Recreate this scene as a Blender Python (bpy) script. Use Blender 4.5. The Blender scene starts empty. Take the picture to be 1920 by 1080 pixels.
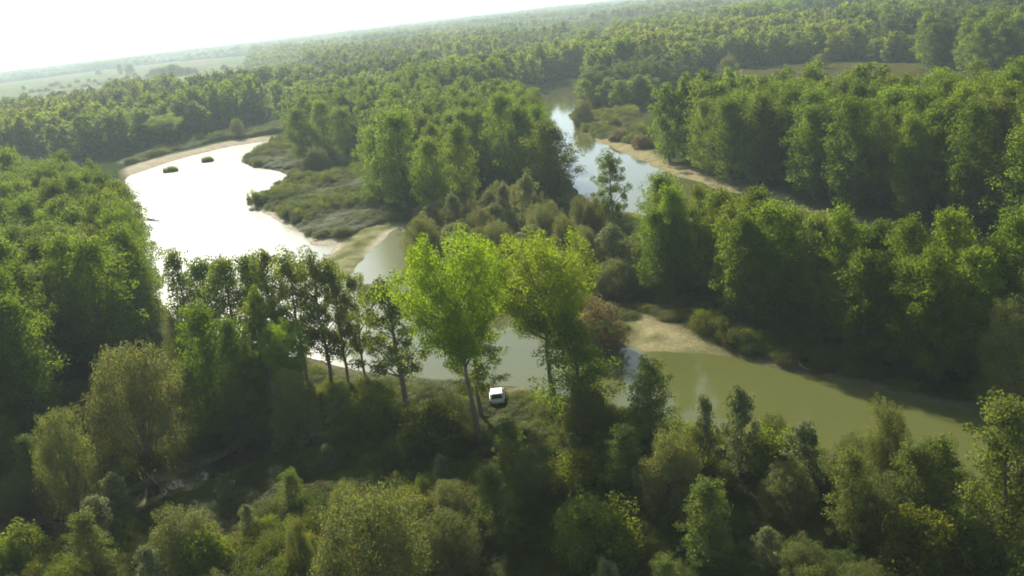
import bpy, bmesh, math, random
import numpy as np
from mathutils import Vector, Matrix

S = bpy.context.scene
COL = S.collection
R = math.radians

# ---------------------------------------------------------------- camera (helicopter, 42 m up, banked)
cam = bpy.data.objects.new('camera', bpy.data.cameras.new('camera'))
COL.objects.link(cam)
PITCH, ROLL, ALT = R(16.228), R(6.7), 42.0
fwd = Vector((0, math.cos(PITCH), -math.sin(PITCH)))
up0 = Vector((0, math.sin(PITCH), math.cos(PITCH)))
up = up0 * math.cos(ROLL) + Vector((1, 0, 0)) * math.sin(ROLL)
rt = fwd.cross(up)
M = Matrix((rt, up, -fwd)).transposed().to_4x4()
M.translation = (0, 0, ALT)
cam.matrix_world = M
cam.data.sensor_width = 36.0
cam.data.lens = 36.0 * 1800 / 1920
cam.data.clip_start = 0.5
cam.data.clip_end = 60000
S.camera = cam

# ---------------------------------------------------------------- sky and sun
SUN_AZ, SUN_EL = R(-18), R(29)          # azimuth from +Y, towards +X positive
W = bpy.data.worlds.new('World')
S.world = W
W.use_nodes = True
nt = W.node_tree
nt.nodes.clear()
wo = nt.nodes.new('ShaderNodeOutputWorld')
bg = nt.nodes.new('ShaderNodeBackground')
sk = nt.nodes.new('ShaderNodeTexSky')
sk.sky_type = 'NISHITA'
sk.sun_disc = False
sk.sun_elevation = SUN_EL
sk.sun_rotation = SUN_AZ
sk.altitude = 100
sk.air_density = 0.7
sk.dust_density = 0.35
sk.ozone_density = 1.0
bg.inputs['Strength'].default_value = 0.09
hz_ = nt.nodes.new('ShaderNodeHueSaturation')      # thin high haze: a whiter sky
hz_.inputs['Saturation'].default_value = 0.45
tn_ = nt.nodes.new('ShaderNodeMix')
tn_.data_type = 'RGBA'
tn_.blend_type = 'MULTIPLY'
tn_.inputs[0].default_value = 1.0
tn_.inputs[7].default_value = (0.90, 1.0, 1.0, 1)
nt.links.new(sk.outputs[0], hz_.inputs['Color'])
nt.links.new(hz_.outputs[0], tn_.inputs[6])
nt.links.new(tn_.outputs[2], bg.inputs['Color'])
nt.links.new(bg.outputs[0], wo.inputs['Surface'])

sd = Vector((math.sin(SUN_AZ) * math.cos(SUN_EL), math.cos(SUN_AZ) * math.cos(SUN_EL), math.sin(SUN_EL)))
sl = bpy.data.lights.new('sun', 'SUN')
sl.energy = 5.0
sl.angle = R(0.6)
sl.color = (1.0, 0.93, 0.80)
sun = bpy.data.objects.new('sun', sl)
COL.objects.link(sun)
sun.rotation_euler = sd.to_track_quat('Z', 'Y').to_euler()
sun.location = (-200, 300, 300)

S.view_settings.view_transform = 'Standard'
S.view_settings.look = 'None'
S.view_settings.exposure = 1.0
S.view_settings.gamma = 1.0
S.render.engine = 'CYCLES'
cy = S.cycles
cy.max_bounces = 8
cy.diffuse_bounces = 4
cy.glossy_bounces = 2
cy.transmission_bounces = 3
cy.volume_bounces = 0
cy.transparent_max_bounces = 4
cy.caustics_reflective = False
cy.caustics_refractive = False
cy.sample_clamp_indirect = 4.0
cy.use_denoising = True
cy.filter_width = 1.8

# ---------------------------------------------------------------- layout of the place, in metres (x east of the flight line, y ahead)
LAKE = [(-129.9, 336.2), (-129.7, 345.1), (-123.3, 374.5), (-110.8, 398.4), (-92.3, 407.2), (-89.6, 382.0), (-92.1, 350.2), (-82.7, 325.9), (-66.3, 305.1), (-59.9, 278.4), (-65.4, 269.1), (-66.3, 257.0), (-63.0, 244.9), (-53.4, 225.2), (-43.8, 203.3), (-38.3, 190.8), (-33.4, 190.7), (-35.0, 180.5), (-33.3, 170.6), (-29.6, 163.5), (-27.6, 164.4), (-26.0, 183.0), (-23.4, 197.7), (-21.8, 198.9), (-18.9, 186.6), (-14.7, 150.5), (-5.1, 132.0), (5.4, 117.6), (9.9, 112.0), (13.6, 111.9), (15.5, 109.3), (22.8, 105.9), (25.7, 102.3), (30.5, 98.2), (38.4, 88.9), (45.6, 80.3), (51.6, 72.3), (45.9, 63.7), (40.1, 70.3), (32.6, 75.4), (22.9, 82.3), (16.0, 88.2), (9.3, 95.0), (2.2, 101.0), (-5.1, 105.3), (-11.6, 110.2), (-18.6, 114.0), (-23.1, 116.8), (-29.8, 123.5), (-38.3, 128.5), (-52.2, 142.0), (-57.0, 152.5), (-69.3, 180.9), (-90.0, 234.2)]
RIVER = [(51.6, 526.2), (44.6, 529.5), (26.0, 509.1), (11.8, 464.8), (9.3, 428.1), (17.7, 371.1), (17.5, 286.0), (16.2, 234.8), (17.8, 200.1), (26.8, 185.5), (37.9, 165.2), (44.9, 142.7), (50.9, 117.9), (56.0, 99.3), (61.9, 87.6), (75.6, 107.9), (70.7, 126.0), (65.0, 141.2), (59.3, 158.8), (53.9, 176.9), (48.1, 193.8), (43.3, 212.5), (39.8, 226.0), (36.3, 257.7), (30.9, 291.0), (28.3, 321.8), (29.2, 366.2), (37.4, 413.0), (47.2, 477.2)]
CREEK = [(-21.0, 101.7), (-22.3, 98.4), (-27.6, 96.8), (-33.2, 92.3), (-37.9, 89.7), (-41.3, 87.7), (-44.6, 85.8), (-48.1, 83.0), (-53.6, 81.9), (-50.9, 76.6), (-45.9, 78.3), (-42.8, 81.4), (-39.8, 83.4), (-36.8, 86.1), (-32.1, 88.5), (-26.9, 93.2), (-21.9, 95.5), (-20.1, 98.5)]
BEACHES = [[(-141.5, 364.5), (-128.5, 391.5), (-112.7, 415.1), (-94.2, 419.6), (-89.5, 397.9), (-107.7, 386.5), (-120.1, 364.0), (-126.9, 331.9)], [(-68.1, 261.2), (-55.5, 235.1), (-46.4, 214.3), (-40.3, 199.5), (-33.8, 194.2), (-32.1, 187.8), (-38.2, 187.2), (-52.6, 221.1), (-63.6, 243.9)], [(-34.9, 179.6), (-33.4, 191.2), (-29.0, 200.7), (-25.5, 206.3), (-22.0, 201.1), (-23.1, 194.6), (-25.8, 181.2), (-27.2, 162.4), (-29.8, 162.2), (-33.8, 169.7)], [(14.3, 120.0), (16.4, 123.3), (19.0, 119.6), (22.0, 113.7), (23.9, 108.3), (23.6, 104.0), (15.3, 108.2), (13.1, 110.5)], [(29.0, 306.9), (35.8, 291.5), (40.3, 268.9), (42.8, 242.2), (45.8, 224.1), (52.0, 199.9), (56.7, 179.4), (54.8, 173.3), (47.3, 190.7), (42.5, 208.9), (35.2, 254.7), (29.1, 290.1)], [(-152.8, 397.5), (-142.6, 389.6), (-138.5, 375.4), (-145.8, 378.2)], [(-54.3, 330.4), (-45.6, 326.0), (-44.0, 314.9), (-51.5, 316.2)], [(45.8, 184.9), (52.8, 173.5), (51.3, 168.6), (44.4, 179.4)], [(-97.0, 364.8), (-88.9, 394.1), (-86.0, 369.9), (-89.6, 341.9)]]
REED = [(-65.1, 257.1), (-61.0, 281.9), (-64.4, 305.9), (-51.7, 298.7), (-41.0, 310.3), (-29.7, 225.3), (-22.7, 216.2), (-23.6, 204.1), (-29.1, 201.8), (-33.7, 193.2), (-39.7, 196.3), (-45.5, 209.4), (-54.0, 227.9), (-61.7, 242.8)]
REED_B = [(-92.9, 353.4), (-89.7, 394.8), (-76.5, 380.0), (-61.6, 312.5), (-66.3, 309.4), (-81.5, 327.4)]
REED_C = [(-144.8, 388.4), (-136.9, 419.0), (-122.5, 453.6), (-107.7, 491.8), (-92.3, 466.4), (-91.7, 424.7), (-115.0, 424.1), (-131.6, 401.7), (-141.4, 368.3)]
CLEARING = [(79.7, 413.6), (103.6, 468.4), (142.5, 460.7), (158.7, 449.1), (173.9, 403.9), (168.8, 377.3), (141.9, 323.2), (107.8, 337.7)]
POINT = [(31.0, 370.0), (51.9, 352.3), (47.3, 296.5), (40.8, 271.8), (32.0, 300.2), (28.9, 328.7)]
FIELD = [(-399.2, 663.9), (-338.5, 687.6), (-329.8, 717.9), (-352.2, 816.7), (-331.1, 854.3), (-239.6, 766.8), (-209.7, 764.1), (-191.5, 783.2), (-565.5, 2420.7), (-860.5, 2787.5), (-1037.1, 2860.2), (-1167.7, 2697.3), (-1261.6, 2590.3), (-1672.2, 2812.4)]
TRACK = [(-0.4, 102.9), (-2.3, 101.2), (-3.6, 94.5), (-4.8, 88.3), (-4.3, 87.0), (-3.1, 93.0), (-1.2, 99.3), (0.1, 101.6)]
GLADE = [(14.9, 78.6), (16.7, 78.7), (18.6, 72.8), (21.4, 67.3), (23.8, 64.7), (21.6, 63.0), (18.1, 67.6), (15.6, 73.5)]
Z_LEFT = [(-216.5, 375.7), (-155.1, 308.1), (-114.5, 253.0), (-94.5, 230.3), (-78.8, 206.8), (-62.9, 160.3), (-54.5, 135.5), (-45.1, 115.6), (-48.9, 120.1), (-56.5, 120.9), (-55.0, 104.5), (-61.7, 98.3)]
Z_BELT = [(18.4, 131.1), (25.2, 118.6), (29.3, 110.7), (34.0, 101.6), (39.5, 91.4), (46.3, 83.3), (51.4, 76.8), (56.2, 84.5), (51.2, 92.6), (44.7, 103.7), (38.9, 115.7), (33.6, 126.2), (27.1, 137.2), (20.9, 146.2)]
Z_RIGHT = [(41.5, 242.3), (44.1, 228.4), (49.7, 200.1), (56.7, 179.4), (65.0, 150.8), (73.7, 131.6), (78.3, 115.0), (113.1, 169.9), (108.0, 195.3), (90.4, 210.0), (64.2, 242.4), (41.8, 248.6)]
Z_SCRUB = [(-19.8, 199.4), (-10.9, 208.2), (1.9, 203.6), (12.6, 175.0), (21.1, 155.4), (18.1, 131.2), (10.4, 131.6), (3.0, 137.3), (-5.0, 140.6), (-14.3, 160.3)]
Z_FORE = [(-80.5, 121.6), (-58.0, 117.6), (-46.9, 124.6), (-36.6, 121.2), (-22.4, 112.0), (-11.5, 106.8), (-5.1, 101.6), (8.8, 91.0), (15.1, 84.2), (21.8, 78.8), (31.1, 72.1), (38.2, 66.8), (43.6, 60.4), (35.1, 47.7), (-47.2, 62.4)]
Z_BANK = [(9.5, 130.7), (19.2, 124.4), (29.5, 111.7), (34.2, 101.9), (40.0, 92.8), (47.2, 83.2), (51.9, 77.6), (50.6, 75.7), (46.4, 81.8), (39.0, 90.4), (31.0, 99.8), (26.3, 104.5), (24.1, 108.6), (21.8, 115.9), (16.6, 124.2), (12.0, 114.8), (6.4, 121.1)]
F_LEFT = [(-251.1, 420.2), (-160.7, 408.2), (-141.1, 432.9), (-123.8, 458.9), (-108.5, 502.5), (-79.3, 395.5), (-64.4, 328.6), (-42.8, 323.7), (-31.4, 239.9), (-22.4, 219.7), (-11.2, 217.4), (2.4, 217.5), (13.9, 214.8), (15.6, 281.9), (15.8, 373.2), (7.0, 430.9), (9.3, 468.1), (27.0, 526.1), (48.0, 549.4), (54.3, 538.4)]
F_RIGHT = [(55.7, 519.3), (44.4, 435.2), (36.2, 370.1), (54.6, 356.9), (101.1, 480.9), (146.8, 474.7), (180.9, 409.5), (167.3, 360.6), (178.2, 318.8), (191.2, 287.2)]
NAMED = [('lime', -4.9, 86.6, 21.9, 10.2, -0.2, 'tall lime green tree with a leaning trunk beside the sandy track'), ('lime', 3.2, 95.1, 19.3, 11.4, -0.2, 'lime green spreading tree with a straight trunk behind the parked car'), ('airy', -12.8, 97.1, 16.0, 8.6, -0.9, 'slim airy tree leaning out over the pale lake edge'), ('airy', -18.6, 107.3, 14.3, 5.1, 0.6, 'thin upright tree next to the leaning airy tree'), ('poplar', 5.5, 90.6, 11.6, 8.1, -0.2, 'leafy round green tree under the lime green spreading tree'), ('willow', -39.8, 92.6, 14.1, 11.3, 1.7, 'broad pale olive domed willow above the dark creek'), ('willow', -44.2, 84.7, 10.8, 6.5, 1.6, 'yellowish olive willow at the bend of the narrow creek'), ('willow', -12.2, 60.9, 10.7, 9.0, 0.5, 'pale olive willow with lumpy lobes in the dark thicket'), ('willow', -18.7, 66.2, 5.8, 2.4, 0.4, 'little olive willow bush beside the lumpy pale willow'), ('willow', -15.5, 70.5, 6.3, 3.4, 0.3, 'dark olive willow half hidden behind the lumpy pale willow'), ('silver', -37.9, 75.3, 5.2, 4.4, 0.7, 'shiny silver leaved sapling on the creek bank'), ('silver', -24.5, 73.3, 3.7, 2.2, 0.3, 'small pointed sapling alone in the dark thicket'), ('poplar', -34.0, 99.5, 15.0, 6.5, 1.4, 'sunlit yellow green poplar above the broad domed willow'), ('poplar', -31.5, 101.0, 12.7, 4.7, 1.1, 'narrow green poplar squeezed beside the sunlit yellow green poplar'), ('airy', -28.9, 104.0, 14.6, 5.4, 1.1, 'bright topped poplar at the head of the dark creek'), ('lime', -25.2, 99.2, 12.3, 5.1, 0.9, 'small bright yellow green tree in front of the lakeside row'), ('willow', -24.1, 94.1, 8.9, 6.1, 0.6, 'dark bushy willow below the small bright yellow green tree'), ('willow', -43.9, 120.6, 8.6, 5.6, 0.9, 'pale drooping willow at the shore end of the lakeside row'), ('poplar', -43.6, 123.5, 16.2, 6.1, 1.5, ''), ('poplar', -40.0, 120.3, 15.3, 6.9, 1.5, ''), ('poplar', -35.7, 116.1, 16.3, 7.6, 1.4, ''), ('poplar', -31.6, 113.6, 16.7, 6.9, 1.2, ''), ('airy', -28.7, 110.9, 17.5, 6.7, 1.2, ''), ('airy', -25.7, 107.8, 17.5, 6.5, 1.1, ''), ('airy', -22.3, 104.7, 18.0, 6.7, 1.0, ''), ('airy', -20.4, 105.7, 16.4, 5.5, 0.8, ''), ('poplar', -21.8, 215.7, 22.9, 14.0, 0.6, 'tallest broad poplar at the edge of the reed meadow'), ('poplar', -28.5, 227.1, 18.6, 8.3, 0.7, 'shorter poplar against the tallest poplar by the reed meadow'), ('poplar', -13.2, 193.3, 18.3, 9.3, 0.3, 'dense green poplar above the willow scrub'), ('poplar', -8.2, 203.8, 19.5, 8.6, 0.1, 'rounded green poplar next to a grey silver tree'), ('poplar', 1.6, 224.7, 22.7, 10.7, -0.1, 'high crowned poplar at the top of the riverside clump'), ('poplar', 6.3, 215.1, 20.5, 10.3, -0.2, 'middle poplar of the riverside clump'), ('poplar', 11.7, 202.0, 18.1, 12.0, -0.4, 'dark leafy poplar leaning its crown over the bright river'), ('silver', -5.4, 249.8, 17.5, 6.3, 0.1, 'grey silver tree behind the riverside clump'), ('poplar', -62.1, 312.9, 18.3, 10.7, 1.0, 'dark poplar at the lake end of the peninsula grove'), ('poplar', -54.7, 311.8, 20.1, 11.5, 1.0, 'highest dark poplar of the peninsula grove'), ('poplar', -48.0, 313.4, 17.1, 9.7, 0.7, 'dark poplar at the landward end of the peninsula grove'), ('willow', -54.0, 290.3, 7.9, 9.9, 0.4, 'round olive willow at the foot of the peninsula grove'), ('silver', -8.8, 172.9, 10.3, 5.4, 0.1, 'pale grey pointed tree in the willow scrub'), ('silver', 5.0, 176.7, 11.7, 6.2, -0.1, 'silvery tree in front of the riverside clump'), ('silver', 0.7, 175.8, 10.2, 5.5, -0.0, 'thin silvery tree at the edge of the willow scrub'), ('willow', -14.4, 159.6, 10.4, 8.2, 0.2, 'olive willow hanging over the narrow channel'), ('airy', 18.3, 159.7, 16.3, 6.8, -0.5, 'airy lone tree standing against the bright river'), ('brown', 9.8, 112.2, 6.4, 7.9, -0.1, 'reddish brown withered bush above the dark water'), ('brown', 7.2, 122.6, 5.7, 5.4, -0.1, 'brown tinged bush behind the lime green spreading tree'), ('willow', 46.1, 83.5, 10.9, 7.1, -1.8, 'olive willow at the river end of the tree belt'), ('feather', 11.3, 81.2, 9.4, 6.3, -0.4, 'pointed silvery tree beside the olive green pond'), ('willow', 11.0, 69.7, 8.0, 5.6, -0.4, 'round dull green willow below the pointed silvery tree'), ('silver', 15.2, 76.0, 7.6, 3.1, -0.4, 'slim white edged silver poplar on the pond bank'), ('silver', 17.9, 74.4, 8.6, 4.3, -0.5, 'taller white edged silver poplar on the pond bank'), ('silver', 22.3, 70.5, 6.6, 4.4, -0.6, 'silver poplar leaning over the shallow end of the pond'), ('willow', 27.7, 67.5, 9.6, 4.3, -1.1, 'tall yellowish willow rising against the pond'), ('feather', 23.0, 62.3, 8.1, 4.7, -0.8, 'silvery poplar beside the sunlit grass strip'), ('feather', 27.5, 62.1, 8.0, 5.4, -1.0, 'wide silvery poplar next to the tall yellowish willow'), ('feather', 31.3, 56.8, 13.5, 7.0, -2.0, 'large light green tree with a feathery pointed top'), ('feather', 32.5, 53.5, 12.4, 6.0, -2.2, 'feathery green tree behind the large pointed one'), ('shrub', -9.6, 84.9, 6.5, 6.8, 0.2, 'rounded dark shrub beside the sandy track'), ('silver', -8.2, 78.2, 4.1, 2.4, 0.1, 'grey green sapling in the thicket by the track'), ('willow', 107.0, 433.2, 10.7, 10.4, -0.8, 'round topped willow at the edge of the forest clearing'), ('willow', 144.6, 423.6, 6.8, 6.5, -0.7, 'lone small tree standing in the forest clearing'), ('willow', 96.8, 383.4, 6.4, 9.3, -0.5, 'low pale willow in the corner of the clearing'), ('shrub', -63.0, 247.0, 4.2, 5.4, 0.3, 'dark round bush on the tip of the reed meadow'), ('willow', -110.9, 424.0, 8.8, 6.8, 0.7, 'small tree alone in the reeds of the far shore'), ('silver', -138.6, 437.9, 5.3, 3.6, 0.4, 'tiny pale pointed tree in the reeds of the far shore'), ('poplar', -706.8, 1933.4, 20.4, 14.9, 2.3, 'narrow tree of the pair standing in the hazy fields'), ('willow', -655.0, 1839.9, 21.3, 21.7, 2.4, 'wide tree of the pair standing in the hazy fields'), ('willow', -846.2, 2184.6, 10.4, 18.2, 1.3, 'small dark tree on a hazy field boundary'), ('willow', -761.8, 1638.0, 8.7, 8.0, 1.4, 'tiny lone tree in the pale hazy field'), ('airy', -4.8, 93.5, 11.1, 6.7, 0.1, 'dark leafy tree filling the gap below the tall lime green tree'), ('willow', 31.2, 331.2, 8.9, 8.9, -0.3, 'round willow leaning over the bend of the upper river'), ('brown', 37.0, 285.6, 2.9, 7.4, -0.1, 'reddish brown bush on the point of the upper river'), ('brown', 41.0, 266.2, 3.3, 7.6, -0.1, 'orange tinged bush below the riverbank wood'), ('shrub', 39.1, 312.8, 3.1, 6.0, -0.1, 'green shrub on the point of the upper river'), ('willow', 42.2, 298.6, 3.3, 6.1, -0.2, 'pale willow bush between the river point and the riverbank wood'), ('feather', -31.0, 96.0, 7.5, 6.6, 0.7, 'dark leafy tree shading the head of the creek'), ('poplar', -35.2, 97.1, 9.1, 5.5, 0.9, 'dense dark tree between the domed willow and the creek'), ('lime', -143.1, 427.7, 13.3, 15.1, 1.3, 'yellowing broad tree standing out of the forest edge behind the lake'), ('willow', -368.6, 1405.3, 9.7, 11.3, 0.8, 'small tree in the striped field by the forest edge'), ('willow', -499.5, 1499.6, 13.9, 15.4, 1.5, 'GROVE'), ('willow', -489.7, 1481.9, 13.3, 13.4, 1.3, 'GROVE'), ('willow', -471.6, 1439.1, 16.0, 14.2, 1.7, 'GROVE'), ('willow', -458.0, 1409.1, 16.1, 15.1, 1.6, 'GROVE'), ('willow', -484.7, 1503.7, 12.8, 17.1, 1.3, 'GROVE'), ('willow', -469.4, 1469.5, 15.9, 18.1, 1.5, 'GROVE'), ('willow', -458.7, 1447.7, 15.6, 16.6, 1.5, 'GROVE'), ('willow', -452.5, 1441.3, 17.8, 16.1, 1.7, 'GROVE'), ('willow', -493.0, 1584.5, 14.2, 19.4, 1.4, 'GROVE'), ('willow', -446.3, 1445.4, 14.7, 17.8, 1.3, 'GROVE'), ('willow', -431.3, 1408.1, 13.5, 14.5, 1.2, 'GROVE'), ('willow', -453.6, 1494.0, 10.4, 18.7, 1.0, 'GROVE'), ('willow', -470.3, 1563.0, 7.6, 14.5, 0.7, 'GROVE'), ('willow', -416.1, 1394.7, 12.4, 14.6, 1.1, 'GROVE'), ('willow', -448.2, 1516.3, 7.5, 16.3, 0.6, 'GROVE'), ('willow', -440.6, 1503.9, 7.7, 16.6, 0.7, 'GROVE'), ('willow', -657.4, 1438.2, 5.9, 13.6, 0.9, 'HEDGE'), ('willow', -636.3, 1415.6, 5.8, 8.7, 0.8, 'HEDGE'), ('willow', -629.4, 1421.1, 6.5, 11.2, 0.9, 'HEDGE'), ('willow', -713.5, 1636.0, 7.2, 12.9, 1.0, 'HEDGE'), ('willow', -726.8, 1685.3, 7.5, 16.2, 1.0, 'HEDGE'), ('willow', -623.8, 1461.8, 5.2, 8.9, 0.8, 'HEDGE'), ('willow', -615.6, 1468.7, 6.6, 8.2, 0.9, 'HEDGE'), ('willow', -693.0, 1688.7, 7.0, 11.5, 0.9, 'HEDGE'), ('willow', -570.9, 1413.2, 5.3, 13.5, 0.7, 'HEDGE'), ('willow', -668.4, 1675.9, 6.6, 9.2, 0.9, 'HEDGE'), ('willow', -616.6, 1568.1, 6.2, 9.5, 0.8, 'HEDGE'), ('willow', -558.7, 1440.0, 4.8, 13.5, 0.5, 'HEDGE'), ('willow', -594.2, 1575.3, 5.7, 11.8, 0.7, 'HEDGE'), ('willow', -562.0, 1510.6, 5.8, 11.9, 0.7, 'HEDGE'), ('willow', -559.1, 1535.1, 5.5, 12.7, 0.7, 'HEDGE'), ('willow', -575.0, 1595.7, 7.5, 11.9, 0.8, 'HEDGE'), ('willow', -596.0, 1691.7, 6.0, 13.0, 0.6, 'HEDGE'), ('willow', -523.8, 1501.9, 6.0, 8.3, 0.6, 'HEDGE'), ('willow', -523.9, 1543.3, 6.3, 10.4, 0.7, 'HEDGE'), ('willow', -488.9, 1467.7, 4.0, 8.1, 0.4, 'HEDGE'), ('willow', -460.7, 1409.2, 4.5, 10.0, 0.4, 'HEDGE'), ('willow', -507.3, 1585.1, 5.4, 10.3, 0.5, 'HEDGE')]
SHRUBS = [(-44.7, 74.0, 1.2), (-36.1, 69.6, 1.3), (-29.0, 70.6, 1.5), (-27.2, 68.6, 1.2), (-49.6, 87.8, 1.3), (-49.1, 84.4, 1.2), (-50.1, 92.7, 1.2), (-55.2, 95.3, 1.2), (-7.5, 88.8, 1.4), (-16.1, 93.9, 1.5), (-19.2, 92.1, 1.3), (5.9, 87.6, 1.3), (3.5, 74.6, 1.3), (-1.9, 79.1, 1.2), (-0.2, 73.6, 1.3), (4.2, 64.9, 1.6), (8.0, 73.5, 1.3), (21.9, 80.5, 1.0), (20.6, 74.3, 1.3), (-3.5, 69.1, 1.3), (-7.0, 71.6, 1.3), (-10.5, 70.7, 1.3), (12.3, 62.4, 1.4), (19.9, 67.9, 1.2), (13.2, 72.2, 1.3), (29.7, 63.1, 1.5), (25.0, 62.6, 1.4), (26.5, 57.9, 1.5)]
CAR = (-3.0, 98.4, -0.2, 109.3)
LOGS = [(-41.2, 91.4, -38.2, 88.4, 0.16, 'thin pale fallen log lying across the dark creek'), (-40.3, 91.5, -37.6, 88.7, 0.12, 'second thin log beside the one across the creek'), (-19.9, 111.0, -16.8, 106.3, 0.2, 'bleached fallen trunk on the lake bank under the leaning tree'), (30.4, 101.7, 31.5, 97.5, 0.18, 'grey driftwood trunk slanting down the shaded pond bank'), (-91.3, 246.3, -86.6, 241.1, 0.25, 'dark snag reaching out over the bright lake'), (-49.6, 81.9, -48.7, 83.2, 0.18, 'sunlit pale log at the end of the narrow creek')]
ISLETS = [(-114.7, 340.2, 5.5, 'broader reed clump standing in the bright lake'), (-106.1, 357.1, 5.0, 'compact reed clump standing in the bright lake')]

# ---------------------------------------------------------------- helpers
rng = np.random.default_rng(7)
random.seed(7)


def inside(P, poly):
    P = np.asarray(P, float)
    x, y = P[:, 0], P[:, 1]
    res = np.zeros(len(P), bool)
    n = len(poly)
    for i in range(n):
        x0, y0 = poly[i]
        x1, y1 = poly[(i + 1) % n]
        if y0 == y1:
            continue
        c = ((y0 > y) != (y1 > y)) & (x < (x1 - x0) * (y - y0) / (y1 - y0) + x0)
        res ^= c
    return res


def edge_dist(P, poly):
    P = np.asarray(P, float)
    best = np.full(len(P), 1e9)
    n = len(poly)
    for i in range(n):
        a = np.array(poly[i], float)
        b = np.array(poly[(i + 1) % n], float)
        ab = b - a
        L = max(ab @ ab, 1e-9)
        t = np.clip(((P - a) @ ab) / L, 0, 1)
        q = a + t[:, None] * ab
        best = np.minimum(best, np.hypot(P[:, 0] - q[:, 0], P[:, 1] - q[:, 1]))
    return best


def sdist(P, poly):
    """signed distance to a polygon's edge, negative inside"""
    d = edge_dist(P, poly)
    return np.where(inside(P, poly), -d, d)


def smooth_poly(poly, it=2):
    for _ in range(it):
        q = []
        n = len(poly)
        for i in range(n):
            a, b = np.array(poly[i], float), np.array(poly[(i + 1) % n], float)
            q += [tuple(a * .75 + b * .25), tuple(a * .25 + b * .75)]
        poly = q
    return poly


def vnoise(P, s, seed):
    """smooth value noise 0..1 at points P, cell size s"""
    g = np.random.default_rng(seed).random((256, 256))
    x = P[:, 0] / s + 1000.3
    y = P[:, 1] / s + 1000.7
    xi, yi = np.floor(x).astype(int), np.floor(y).astype(int)
    fx, fy = x - xi, y - yi
    fx, fy = fx * fx * (3 - 2 * fx), fy * fy * (3 - 2 * fy)
    w = lambda a, b: g[a % 256, b % 256]
    return (w(xi, yi) * (1 - fx) + w(xi + 1, yi) * fx) * (1 - fy) + (w(xi, yi + 1) * (1 - fx) + w(xi + 1, yi + 1) * fx) * fy


def mesh_np(name, V, F4, mats, tint=None, mat_idx=None, smooth=False):
    me = bpy.data.meshes.new(name)
    V = np.asarray(V, np.float32)
    F4 = np.asarray(F4, np.int32)
    k = F4.shape[1]
    me.vertices.add(len(V))
    me.vertices.foreach_set('co', V.ravel())
    me.loops.add(F4.size)
    me.loops.foreach_set('vertex_index', F4.ravel())
    me.polygons.add(len(F4))
    me.polygons.foreach_set('loop_start', np.arange(0, F4.size, k, dtype=np.int32))
    for m in mats:
        me.materials.append(m)
    if mat_idx is not None:
        me.polygons.foreach_set('material_index', np.asarray(mat_idx, np.int32))
    if smooth:
        me.polygons.foreach_set('use_smooth', np.ones(len(F4), bool))
    if tint is not None:
        at = me.color_attributes.new('tint', 'FLOAT_COLOR', 'POINT')
        t = np.ones((len(V), 4), np.float32)
        t[:, :tint.shape[1]] = tint
        at.data.foreach_set('color', t.ravel())
    me.update(calc_edges=True)
    me.validate()
    return me


def link(name, data, parent=None, loc=None):
    o = bpy.data.objects.new(name, data)
    COL.objects.link(o)
    if parent is not None:
        o.parent = parent
    if loc is not None:
        o.location = loc
    return o


def tag(o, label=None, cat=None, group=None, kind=None):
    if label:
        o['label'] = label
    if cat:
        o['category'] = cat
    if group:
        o['group'] = group
    if kind:
        o['kind'] = kind
    return o


# ---------------------------------------------------------------- materials
def new_mat(name):
    m = bpy.data.materials.new(name)
    m.use_nodes = True
    t = m.node_tree
    t.nodes.clear()
    return m, t, t.nodes.new('ShaderNodeOutputMaterial')


def node(t, typ, **kw):
    n = t.nodes.new(typ)
    for k, v in kw.items():
        if k in n.inputs:
            n.inputs[k].default_value = v
        else:
            setattr(n, k, v)
    return n


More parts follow.
